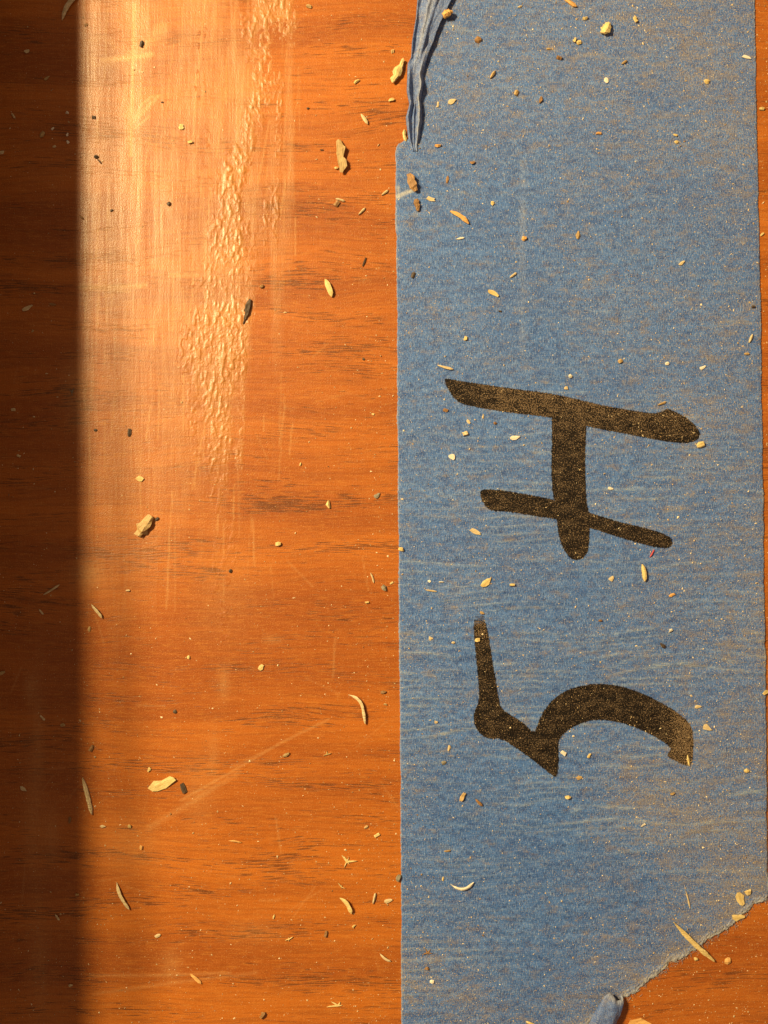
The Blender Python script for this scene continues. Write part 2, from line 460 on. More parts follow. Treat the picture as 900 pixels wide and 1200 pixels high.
# dried glue: a bumpy raised streak down the board
def dried_glue():
    x0, x1, y0, y1, st = 205.0, 350.0, -30.0, 800.0, 0.85
    px = np.arange(x0, x1, st); py = np.arange(y0, y1, st)
    X, Y = np.meshgrid(px, py)
    step = st * S / MM
    cx = np.interp(Y, [-30, 0, 60, 120, 180, 230, 280, 340, 400, 460, 520, 570, 640, 700, 790],
                   [326, 318, 306, 296, 290, 280, 268, 262, 258, 256, 255, 254, 258, 262, 262])
    hw = np.interp(Y, [-30, 0, 60, 120, 180, 230, 280, 340, 400, 460, 520, 570, 640, 700, 790],
                   [20, 24, 22, 19, 21, 24, 26, 28, 28, 26, 22, 16, 14, 16, 6])
    st_ = np.interp(Y, [-30, 0, 60, 200, 400, 500, 560, 620, 700, 790], [1.0, 1.1, 1.25, 1.1, 1, .8, .5, .34, .30, 0])
    n = fnoise(X.shape, step, 0.135, 0.27, 31) + 0.25 * fnoise(X.shape, step, 0.10, 0.12, 32)
    big = fnoise(X.shape, step, 1.1, 3.5, 33)
    d = np.abs(X - cx) / hw
    m = sstep(1.75, 0.10, d + 0.34 * big) * st_
    # thin trails beside it
    for (pts, w, a) in (([(330, 60), (327, 150), (322, 300)], 5, .45), ([(284, 400), (283, 470), (280, 570)], 6, .6),
                        ([(222, 380), (224, 480), (232, 560)], 9, .45), ([(236, 20), (240, 200), (244, 330)], 14, .22), ([(262, 560), (264, 690), (262, 780)], 9, .35)):
        tx = np.interp(Y, [p[1] for p in pts], [p[0] for p in pts])
        inside = sstep(pts[0][1] - 20, pts[0][1] + 30, Y) * sstep(pts[-1][1] + 20, pts[-1][1] - 40, Y)
        m = np.maximum(m, a * inside * sstep(w * 1.4, w * 0.3, np.abs(X - tx)))
    patch = np.clip(0.88 + 0.28 * fnoise(X.shape, step, 0.8, 1.6, 34), 0.4, 1.25)
    bead = sstep(-0.15, 1.5, n) ; worm = np.exp(-((n + 0.5) / 0.30) ** 2)
    h = m * patch * (0.098 * bead + 0.036 * worm + 0.040) - 0.022
    h = np.minimum(h, 0.24)
    keep = h > -0.02
    f = grid_faces(*X.shape, flip=True)
    kf = keep.ravel()[f].any(1)
    f = f[kf]
    used = np.unique(f); mp = -np.ones(X.size, int); mp[used] = np.arange(len(used))
    V = np.stack([(X - 450) * S, (600 - Y) * S, h * MM], -1).reshape(-1, 3)[used]
    me = mesh_np('dried_glue', V, mp[f])
    attr(me, 'sheen_film', (0.12 + 0.75 * np.clip(1.3 * m, 0, 1) * sstep(900, 380, Y)).ravel()[used]); attr(me, 'scuff', np.clip(h.ravel()[used] / 0.2, 0, 1) * 0.25)  # the painted sheen carries on over the glue
    o = link('dried_glue', me, M_WOOD, BOARD)
    o['label'] = 'bumpy glossy streak of dried glue on the wood'
dried_glue()

# ------------------------------------------------------------------ the blue tape
TAPE = bpy.data.objects.new('masking_tape', None)
TAPE.empty_display_size = 0.01
col.objects.link(TAPE)
tag(TAPE, 'wide strip of dusty blue masking tape marked in black pen, stuck across the wood board', 'tape')

TZ = 0.14                                                   # tape thickness, mm
crepe_a = fnoise(SH, R.step, 2.6, 0.30, 41)
crepe_b = fnoise(SH, R.step, 0.7, 0.22, 42)
warp = fnoise(SH, R.step, 9, 5, 43)
low = fnoise(SH, R.step, 6, 6, 44)
lower = sstep(250, 800, PYr)
phase = RY / 0.98 + 0.50 * fnoise(SH, R.step, 5.5, 1.2, 47) + 0.07 * fnoise(SH, R.step, 0.9, 0.5, 46)
crepe_l = np.abs((phase % 1.0) - 0.5)
fib_n = fnoise(SH, R.step, 0.35, 0.12, 48)
crest = np.exp(-((crepe_l + 0.02 * fib_n) / 0.105) ** 2) * np.clip(0.52 + 0.50 * fnoise(SH, R.step, 2.2, 0.5, 49), 0, 1) * (0.34 + 0.66 * lower) * np.clip(0.80 + 0.3 * warp, 0.1, 1)
tape_h = TZ + 0.020 * crepe_a * (0.4 + 0.6 * lower) + 0.030 * crest + 0.014 * crepe_b + 0.02 * low
dust = (0.22 + 0.46 * sstep(600, 920, PXr + 20 * low) * (0.55 + 0.45 * sstep(300, 900, PYr))
        + 0.52 * sstep(990, 1180, PYr + 0.25 * (PXr - 600) + 40 * warp) + 0.34 * sstep(330, 30, PYr + 40 * low) + 0.07 * fnoise(SH, R.step, 2.2, 1.6, 51) + 0.04 * low)
dust = np.clip(dust, 0, 1)

LEFT = [(-90, 493), (0, 489.4), (22, 487.6), (50, 483), (69, 482), (76, 478), (108, 476.8), (123, 480), (139, 475.7), (158, 478),
        (163, 480), (165, 474), (167, 471.5), (168, 467), (171, 465.5), (174, 463.8), (179, 463), (190, 463.5), (400, 465), (640, 467), (900, 469), (1200, 470.5), (1400, 471)]
RIGHT = [(-90, 882.5), (0, 884), (150, 887), (300, 890), (500, 893), (700, 896), (900, 898), (1200, 901), (1400, 902)]
TEAR = [(395, 1350), (470, 1325), (560, 1280), (640, 1236), (690, 1199), (716, 1181), (729, 1172), (741, 1164), (751, 1157), (760.7, 1145.5), (770, 1141),
        (780, 1135), (790, 1127.6), (802, 1120), (813, 1113), (824, 1104.5), (836.4, 1097), (848.7, 1090), (861, 1081.5),
        (870.7, 1073), (879, 1066), (883, 1058), (890, 1054.5), (901, 1055), (920, 1058)]

def tape_strip():
    nu, nv = 330, 960
    u = np.linspace(0, 1, nu); v = np.linspace(0, 1, nv)
    top = -90.0
    # solve for x, y: x depends on y (edges), y on x (torn end)
    y = np.repeat(top + v[:, None] * 1250, nu, 1); U = np.repeat(u[None, :], nv, 0)
    rj = np.random.default_rng(8)
    jag = sum(np.interp(np.arange(nu), np.arange(0, nu + q, q), rj.normal(0, amp, len(np.arange(0, nu + q, q)))) for q, amp in ((11, 1.7), (5, 1.0), (2, 0.6)))
    eL = (np.random.default_rng(10).normal(0, 0.25, nv) + np.interp(np.arange(nv), np.arange(0, nv + 14, 14), np.random.default_rng(13).normal(0, 0.5, len(np.arange(0, nv + 14, 14)))))[:, None]
    for _ in range(4):
        xl, xr = interp(LEFT, y), interp(RIGHT, y)
        x = xl + eL * (1 - U) + U * (xr - xl - eL[::-1])
        yb = interp(TEAR, x) + jag[None, :]
        y = top + v[:, None] * (yb - top)
    xm, ym = (x - 450) * S / MM, (600 - y) * S / MM
    h = R.sample(tape_h, xm, ym)
    edge = np.minimum(np.minimum(x - xl, xr - x), (yb - y))
    dt = (yb - y)
    h = h - 0.04 * sstep(5, 0, edge)
    fr = np.random.default_rng(12).normal(0, 0.05, h.shape)
    h = h + np.where(dt < 7, fr + 0.05, 0)
    h = np.maximum(h, 0.06)
    V = np.stack([xm, ym, h], -1).reshape(-1, 3) * MM
    F = grid_faces(nv, nu, flip=True)
    i = np.arange(nv * nu).reshape(nv, nu)
    loop = np.concatenate([i[0, :], i[1:, -1], i[-1, -2::-1], i[-2:0:-1, 0]])
    lowv = V[loop].copy(); lowv[:, 2] = 0.0
    n0 = len(V); m = len(loop); k = np.arange(m); k2 = (k + 1) % m
    side = np.stack([loop[k2], n0 + k2, n0 + k, loop[k]], -1)
    me = mesh_np('tape_strip', np.concatenate([V, lowv]), np.concatenate([F, side]))
    sc = sstep(8.0, 1.0, dt + np.random.default_rng(14).normal(0, 1.6, dt.shape)) * 0.62
    sc = np.maximum(sc, 0.16 * seg_mask(xm, ym, [(613, 190), (612, 300), (612, 415)], 2.4, 1.6, 0.5) * (0.4+0.6*sstep(-0.5,1,R.sample(crepe_b, xm*0.6, ym))))
    sc = np.maximum(sc, 0.85 * seg_mask(xm, ym, [(466, 231), (476, 226), (486, 223)], 2.5, 1.2, 0.2))
    sc = np.maximum(sc, 0.55 * seg_mask(xm, ym, [(466, 231), (467, 219)], 1.5, 1.0, 0.2))
    sc = np.maximum(sc, 0.35 * sstep(1.8, 0.2, np.minimum(x - xl, xr - x)))
    du = R.sample(dust, xm, ym) + 0.35 * sstep(26, 4, dt)
    z = np.zeros(m)
    attr(me, 'crest', np.concatenate([R.sample(crest, xm, ym).ravel(), z]))
    attr(me, 'dust', np.concatenate([np.clip(du, 0, 1).ravel(), z + .4]))
    attr(me, 'scuff', np.concatenate([sc.ravel(), z + .4]))
    link('tape_strip', me, M_TAPE, TAPE)
tape_strip()

def tape_z(px, py):
    return float(R.sample(tape_h, np.array([(px - 450) * S / MM]), np.array([(600 - py) * S / MM]))[0])

def shell(name, X, Y, Z, thick, mat, parent, dustv=0.3, scuffv=None):
    """sheet given by photo-pixel X, Y and height Z (mm) grids, thickened downwards"""
    nr, nc = X.shape
    top = np.stack([(X - 450) * S, (600 - Y) * S, Z * MM], -1)
    du = np.gradient(top, axis=1); dv = np.gradient(top, axis=0)
    nrm = np.cross(du, -dv); nrm /= np.linalg.norm(nrm, axis=-1, keepdims=True) + 1e-12
    bot = top - nrm * thick * MM
    V = np.concatenate([top.reshape(-1, 3), bot.reshape(-1, 3)])
    n0 = nr * nc
    F1 = grid_faces(nr, nc, flip=True); F2 = grid_faces(nr, nc) + n0
    i = np.arange(n0).reshape(nr, nc)
    loop = np.concatenate([i[0, :], i[1:, -1], i[-1, -2::-1], i[-2:0:-1, 0]])
    k2 = np.roll(loop, -1)
    side = np.stack([k2, k2 + n0, loop + n0, loop], -1)
    me = mesh_np(name, V, np.concatenate([F1, F2, side]))
    sv = np.zeros(n0) if scuffv is None else scuffv.ravel()
    attr(me, 'dust', np.full(2 * n0, dustv)); attr(me, 'crest', np.zeros(2 * n0)); attr(me, 'scuff', np.concatenate([sv, sv]))
    return link(name, me, mat, parent)

def folded_edge():
    y = np.linspace(-90, 178, 114); u = np.linspace(0, 1, 44)
    U, Y = np.meshgrid(u, y)
    x0 = interp(LEFT[:10] + [(164, 479), (178, 484)], Y) - 0.5
    xr = np.interp(Y, [-90, 0, 28, 56, 71, 91, 112, 139, 160, 172], [556, 530, 517, 505.5, 499.5, 496, 494.5, 494, 493, 489])
    r1 = np.interp(y, np.arange(-90, 175, 9), np.random.default_rng(3).normal(0, 1.1, 30))[:, None]
    xr = xr + r1 * 0.7
    X = x0 + (xr - x0) * U
    top = sstep(105, 50, Y)                                  # broad flap above, narrow crumple below
    g = lambda c, w: np.exp(-((U - c) / w) ** 2)
    wob = np.interp(y, np.arange(-90, 175, 13), np.random.default_rng(4).normal(0, 1, 21))[:, None]
    p_top = 0.62 * g(0.0, 0.10) + 1.0 * g(0.40 + 0.02 * wob, 0.17) + 0.66 * sstep(0.45, 0.75, U) + 0.05 * g(.75, .08) * wob
    p_low = 0.75 * g(0.14, 0.15) + 0.95 * g(0.82 + 0.02 * wob, 0.15) + 0.34 * g(0.50, 0.07) * sstep(118, 140, Y) + 0.10
    v = lambda c, w: np.clip(1 - np.abs(U - c) / w, 0, 1)
    p_top = 0.55 * v(0.0, 0.16) + 1.0 * v(0.40 + 0.03 * wob, 0.26) ** 0.8 + 0.62 * sstep(0.42, 0.62, U) + 0.10 * v(.70 - 0.04 * wob, .08)
    p_low = 0.72 * v(0.14, 0.20) + 0.95 * v(0.80 + 0.03 * wob, 0.22) ** 0.8 + 0.42 * v(0.47, 0.10) * sstep(110, 135, Y) + 0.08
    H = np.interp(Y, [-90, 0, 60, 120, 150, 164, 172], [1.2, 1.05, 1.0, 0.95, 0.85, 0.6, 0.22])
    Z = 0.15 + H * (p_top * top + p_low * (1 - top)) * (0.94 + 0.05 * wob)
    Z += 0.012 * np.random.default_rng(6).normal(0, 1, Z.shape)
    Z[:, 0] = 0.10
    sc = np.clip(0.30 * g(0.42, 0.10) * top + 0.35 * g(0.80, 0.1) * (1 - top) + 0.08, 0, 1)
    shell('folded_edge', X, Y, Z, 0.10, M_BACK, TAPE, 0.28, sc)['label'] = 'creased edge of the tape folded over on itself'
folded_edge()

def torn_fibres():                 # hair-fine paper fibres fraying out of the torn end
    r = np.random.default_rng(61)
    V, F = [], []
    for k in range(260):
        px = r.uniform(728, 905); py = float(interp(TEAR, px)) + r.normal(0, 2.2)
        a = math.radians(r.normal(-55, 45)); L = r.uniform(0.15, 0.75); w = r.uniform(0.012, 0.035)
        x, y = (px - 450) * S / MM, (600 - py) * S / MM
        b = r.normal(0, 0.5); n0 = len(V)
        for i in range(4):
            t = i / 3; aa = a + b * t; ww = w * (1 - 0.7 * t)
            cx, cy = x + math.cos(aa) * L * t, y + math.sin(aa) * L * t
            z = 0.12 + 0.05 * math.sin(2.5 * t) - 0.08 * t
            nx, ny = -math.sin(aa) * ww, math.cos(aa) * ww
            V += [(cx + nx, cy + ny, z), (cx - nx, cy - ny, z), (cx, cy, z + ww * 1.6)]
        for i in range(3):
            p = n0 + 3 * i
            F += [(p, p + 1, p + 4, p + 3), (p + 1, p + 2, p + 5, p + 4), (p + 2, p, p + 3, p + 5)]
    me = mesh_np('torn_fibre', np.array(V) * MM, F)
    n = len(V)
    attr(me, 'dust', np.full(n, .5)); attr(me, 'crest', np.zeros(n)); attr(me, 'scuff', np.full(n, .7))
    o = link('torn_fibre', me, M_BACK, TAPE)
    o['kind'] = 'stuff'
torn_fibres()

def torn_curl():
    a = np.array([719.0, 1164.0]); b = np.array([688.0, 1232.0])
    ax = (b - a) / np.linalg.norm(b - a); nx = np.array([-ax[1], ax[0]])   # nx points to the lower right? fixed below
    if nx[0] < 0: nx = -nx
    tt = np.linspace(0, 1, 44); ph = np.linspace(math.radians(-35), math.radians(215), 30)
    PH, T = np.meshgrid(ph, tt)
    rr = np.interp(T, [0, .05, .2, 1], [9.0, 12.0, 13.5, 14.5])
    rr = rr * (1 + 0.05 * np.sin(5 * PH + 7 * T)) + np.random.default_rng(2).normal(0, 0.18, T.shape)
    L = np.linalg.norm(b - a)
    tip = np.interp(np.arange(30), np.arange(0, 33, 3), np.random.default_rng(5).normal(0, 2.6, 11))[None, :] * sstep(.25, 0, T)
    s = T * L + tip
    X = a[0] + ax[0] * s + nx[0] * rr * np.cos(PH)
    Y = a[1] + ax[1] * s + nx[1] * rr * np.cos(PH)
    Z = 0.20 + (rr * (0.62 + 0.62 * np.sin(PH))) * S / MM * 0.75
    X, Y, Z = X[:, ::-1], Y[:, ::-1], Z[:, ::-1]
    sc = sstep(0.10, 0.0, T) * 0.5 + 0.06
    shell('torn_curl', X, Y, Z, 0.10, M_BACK, TAPE, 0.25, sc)['label'] = 'small rolled blue curl at the torn end of the tape'
torn_curl()

# ------------------------------------------------------------------ the marker writing
def sdf_polys(X, Y, polys):
    out = np.full(X.shape, 1e9)
    for poly in polys:
        p = np.array(poly, float); q = np.roll(p, -1, 0)
        d = np.full(X.shape, 1e9); ins = np.zeros(X.shape, bool)
        for (ax, ay), (bx, by) in zip(p, q):
            ex, ey = bx - ax, by - ay
            t = np.clip(((X - ax) * ex + (Y - ay) * ey) / (ex * ex + ey * ey + 1e-9), 0, 1)
            d = np.minimum(d, np.hypot(X - ax - t * ex, Y - ay - t * ey))
            c = ((ay > Y) != (by > Y)) & (X < (bx - ax) * (Y - ay) / (by - ay + 1e-12) + ax)
            ins ^= c
        out = np.minimum(out, np.where(ins, -d, d))
    return out

def smooth_poly(pts, n=3):
    p = np.array(pts, float)
    for _ in range(1):
        q = np.roll(p, -1, 0)
        p = np.stack([0.75 * p + 0.25 * q, 0.25 * p + 0.75 * q], 1).reshape(-1, 2)
    return p

def Z3(pts): return smooth_poly([(500 + a * 0.37778, 420 + b * 0.37778) for a, b in pts])
def Z5(pts): return smooth_poly([(530 + a * 0.34444, 700 + b * 0.34444) for a, b in pts])

H_TOP = Z3([(55, 66), (60, 62), (100, 70), (250, 92), (390, 110), (480, 130), (560, 150), (700, 172), (730, 166), (745, 155), (765, 164), (800, 181),
            (830, 205), (847, 230), (843, 250), (820, 262), (780, 263), (700, 251), (600, 231), (495, 211), (390, 183), (250, 168), (160, 153), (105, 141), (80, 120), (62, 88)])
H_BAR = Z3([(388, 160), (495, 180), (493, 250), (490, 330), (494, 440), (505, 490), (504, 560), (501, 595), (488, 617), (465, 627), (445, 620), (425, 595),
            (408, 550), (403, 500), (400, 460), (390, 420), (386, 340), (388, 250)])
H_LOW = Z3([(165, 412), (180, 405), (240, 410), (330, 425), (400, 440), (500, 478), (600, 508), (700, 532), (745, 548), (763, 566), (756, 586), (735, 589),
            (690, 582), (600, 556), (505, 525), (400, 498), (330, 488), (250, 475), (200, 473), (182, 460), (168, 435)])
FIVE = Z5([(82, 42), (74, 80), (72, 110), (80, 200), (90, 300), (90, 358), (76, 382), (71, 410), (78, 440), (100, 470), (130, 482), (165, 478), (230, 520), (290, 565),
           (345, 610), (357, 606), (362, 560), (360, 500), (366, 475), (400, 445), (450, 422), (500, 415), (560, 422), (620, 440), (680, 468), (725, 495),
           (745, 515), (729, 530), (735, 545), (760, 555), (795, 573), (814, 569), (818, 520), (819, 460), (806, 428), (770, 395), (720, 363), (650, 327),
           (570, 300), (490, 292), (420, 303), (370, 325), (330, 358), (305, 395), (290, 430), (278, 464), (240, 425), (200, 400), (165, 378), (155, 330),
           (140, 240), (125, 140), (115, 95), (108, 66), (100, 42)])

def writing(name, polys, label, fade_fn, wear_fn):
    allp = np.concatenate(polys)
    x0, y0 = allp.min(0) - 6; x1, y1 = allp.max(0) + 6
    st = 0.9
    X, Y = np.meshgrid(np.arange(x0, x1, st), np.arange(y0, y1, st))
    d = sdf_polys(X, Y, polys)
    xm, ym = (X - 450) * S / MM, (600 - Y) * S / MM
    Z = R.sample(tape_h, xm, ym) + 0.022
    f = grid_faces(*X.shape, flip=True)
    f = f[(d.ravel()[f] < 3.2).all(1)]
    used = np.unique(f); mp = -np.ones(X.size, int); mp[used] = np.arange(len(used))
    me = mesh_np(name, (np.stack([xm, ym, Z], -1).reshape(-1, 3) * MM)[used], mp[f])
    attr(me, 'ink', (d.ravel() * S / MM)[used]); attr(me, 'fade', fade_fn(X, Y).ravel()[used]); attr(me, 'wear', wear_fn(X, Y).ravel()[used])
    o = link(name, me, M_INK, TAPE)
    o['label'] = label
writing('letter', [H_TOP, H_BAR, H_LOW], 'letter H written sideways in thick black marker', lambda X, Y: np.zeros_like(X),
        lambda X, Y: 0.55 * sstep(540, 600, X) * sstep(530, 460, Y) + 0.25)
writing('numeral', [FIVE], 'number 5 written sideways in thick black marker',
        lambda X, Y: np.clip(sstep(748, 713, Y) + 0.35 * sstep(780, 806, X) * sstep(860, 890, Y), 0, 1),
        lambda X, Y: 0.2 + 0.9 * sstep(770, 800, X) + 0.6 * sstep(760, 735, Y))
# ------------------------------------------------------------------ wood chips, shavings and crumbs
def on_tape(px, py):
    if py < 165 and px < interp(LEFT, py) + 2: return False
    return interp(LEFT, py) < px < interp(RIGHT, py) and py < interp(TEAR, px)

def ring_body(L, W, H, r, rings, sides, taper=(0.5, 0.45), rough=0.16):
    """closed irregular lump along x, resting on z = 0; L, W, H in mm"""
    V, F = [], []
    ph0 = r.uniform(0, 6.28)
    prof = [1 + r.normal(0, rough) for _ in range(sides)]
    for i in range(rings):
        t = i / (rings - 1)
        k = min(1.0, taper[0] + (1 - taper[0]) * min(1, t / 0.28)) * min(1.0, taper[1] + (1 - taper[1]) * min(1, (1 - t) / 0.28))
        k *= 1 + r.normal(0, rough * 0.6)
        oy = r.normal(0, 0.05) * W
        for j in range(sides):
            a = ph0 + 2 * math.pi * j / sides
            q = prof[j] * k * (1 + r.normal(0, rough * 0.5))
            xj = (t - 0.5) * L + r.normal(0, 0.035) * L
            V.append((xj, oy + 0.5 * W * q * math.cos(a), max(-0.02, 0.5 * H + 0.5 * H * q * math.sin(a))))
    for i in range(rings - 1):
        for j in range(sides):
            j2 = (j + 1) % sides
            F.append((i * sides + j, i * sides + j2, (i + 1) * sides + j2, (i + 1) * sides + j))
    F.append(tuple(range(sides - 1, -1, -1)))
    F.append(tuple(range((rings - 1) * sides, rings * sides)))
    return V, F

def plate(outline, r, th, curl):
    """thin flake with the outline given in mm; curled, with a raised middle"""
    n = len(outline); V, F = [], []
    ex = max(abs(p[0]) for p in outline) + 1e-6
    for lvl in (0, 1):
        for (x, y) in outline:
            V.append((x, y, 0.02 + lvl * th + curl * (x / ex) ** 2 + 0.04 * r.normal(0, 1) * th))
        V.append((r.normal(0, .05), r.normal(0, .05), 0.02 + lvl * th * 1.5))
    for i in range(n):
        j = (i + 1) % n
        F.append((n, j, i)); F.append((2 * n + 1, n + 1 + i, n + 1 + j))
        F.append((i, j, n + 1 + j, n + 1 + i))
    return V, F

def strip(pts, w, r, lift, th=0.10):
    """curled shaving along a centre line of mm points"""
    p = np.array(pts, float)
    seg = np.r_[0, np.cumsum(np.hypot(*np.diff(p, axis=0).T))]
    n = max(7, int(seg[-1] / 0.35)); s = np.linspace(0, seg[-1], n)
    # smooth line through the points
    c = np.stack([np.interp(s, seg, p[:, 0]), np.interp(s, seg, p[:, 1])], -1)
    for _ in range(3):
        c[1:-1] = 0.25 * c[:-2] + 0.5 * c[1:-1] + 0.25 * c[2:]
    d = np.gradient(c, axis=0); d /= np.linalg.norm(d, axis=1, keepdims=True) + 1e-9
    nn = np.stack([-d[:, 1], d[:, 0]], -1)
    V, F = [], []
    tilt = r.uniform(-0.25, 0.35)
    for i in range(n):
        t = i / (n - 1)
        ww = 0.5 * w * (min(1, 0.18 + t / 0.30) * min(1, 0.30 + (1 - t) / 0.22)) * (1 + r.normal(0, 0.10))
        z = 0.03 + lift * (4 * t * (1 - t)) * 0.6 + lift * 0.5 * t * t
        th_i = th * (0.6 + 0.4 * min(1, 4 * t * (1 - t) + .2))
        for (o, zz) in ((-1, 0), (1, 0), (1, th_i), (0, th_i * 1.35 + 0.10 * w), (-1, th_i)):
            q = c[i] + nn[i] * ww * o
            V.append((q[0], q[1], z + zz + tilt * ww * (o + 1)))
    for i in range(n - 1):
        for j in range(5):
            j2 = (j + 1) % 5
            F.append((i * 5 + j, i * 5 + j2, (i + 1) * 5 + j2, (i + 1) * 5 + j))
    F.append((4, 3, 2, 1, 0)); F.append(tuple((n - 1) * 5 + j for j in range(5)))
    return V, F

NAMES = {'chip': ('wood_chip', 'wood chip'), 'crumb': ('sawdust_crumb', 'wood crumb'), 'flake': ('wood_flake', 'wood flake'),
         'shave': ('wood_shaving', 'wood shaving'), 'splint': ('wood_splinter', 'splinter'), 'tuft': ('wood_fibre', 'wood fibre'),
         'lint': ('lint_fibre', 'lint')}
K = S / MM

def debris(kind, where, size, colour, label, seed, extra_z=0.0):
    r = np.random.default_rng(seed)
    if kind in ('shave', 'splint', 'lint'):
        pts = where; w = 0.74 * size * K
        cx = sum(p[0] for p in pts) / len(pts); cy = sum(p[1] for p in pts) / len(pts)
        loc = [((x - cx) * K, -(y - cy) * K) for x, y in pts]
        L = sum(math.dist(loc[i], loc[i + 1]) for i in range(len(loc) - 1))
        V, F = strip(loc, w, r, (0.10 * min(L, 3.5) if kind == 'shave' else 0.04), 0.10 if kind == 'shave' else max(0.08, 0.5 * w))
        ang = 0.0
    else:
        cx, cy = where; L, W, ang = size; L *= K * 0.93; W *= K * (0.85 if kind == 'crumb' and colour in ('pale', 'white') else 0.9)
        if kind == 'chip':
            V, F = ring_body(L, 0.92 * W, W * r.uniform(0.50, 0.7), r, 8, 7, (0.50, 0.45), 0.24)
        elif kind == 'crumb':
            V, F = ring_body(0.82 * L, 0.78 * W, 0.78 * min(W, L) * r.uniform(0.40, 0.75), r, int(r.integers(3, 5)), int(r.integers(4, 6)), (r.uniform(0.35, 0.95), r.uniform(0.35, 0.95)), 0.24)
        elif kind == 'flake':
            n = 9
            out = []
            for i in range(n):
                a = 2 * math.pi * i / n + r.normal(0, .12)
                k = 1 + r.normal(0, .16)
                sq = 0.5 * L * math.cos(a)
                out.append((sq * k, 0.5 * W * math.sin(a) * k * (1 - 0.45 * sq / (0.5 * L + 1e-6) * 0.6)))
            V, F = plate(out, r, 0.10 + 0.02 * W, 0.05 * L)
        else:   # tuft: a frayed star of fibres, one plate
            out = []; a = r.uniform(0, 6.28)
            for i in range(5 if seed % 2 else 4):          # a few broad, uneven arms
                a += r.uniform(0.9, 1.45)
                k = r.choice([0.45, 0.7, 1.0, 1.15]) * r.uniform(0.85, 1.1); wv = r.uniform(0.10, 0.2)
                for (da, q) in ((-0.5, 0.20), (-wv * 0.8, 0.62), (0.06, 1.0), (wv, 0.58)):
                    out.append((0.5 * L * k * q * math.cos(a + da), 0.5 * W * k * q * math.sin(a + da)))
            V, F = plate(out, r, 0.10, 0.10)
    nm, cat = NAMES[kind]
    me = bpy.data.meshes.new(nm)
    me.from_pydata([(x * MM, y * MM, z * MM) for x, y, z in V], [], F)
    me.update()
    me.materials.append(MC[colour])
    bm = bmesh.new(); bm.from_mesh(me); bmesh.ops.recalc_face_normals(bm, faces=bm.faces); bm.to_mesh(me); bm.free()
    o = bpy.data.objects.new(nm, me); col.objects.link(o)
    x, y = P(cx, cy)
    z = (tape_z(cx, cy) - 0.02) * MM if on_tape(cx, cy) else 0.0
    o.location = (x, y, z + extra_z * MM)
    o.rotation_euler = (0, 0, math.radians(ang))
    g = {'chip': 'wood chips scattered over board and tape', 'crumb': 'sawdust crumbs scattered over board and tape', 'flake': 'thin wood flakes lying about',
         'shave': 'curled wood shavings lying about', 'splint': 'thin wood splinters lying about', 'tuft': 'frayed wood fibres on the board', 'lint': None}[kind]
    tag(o, label, cat, g)
    return o

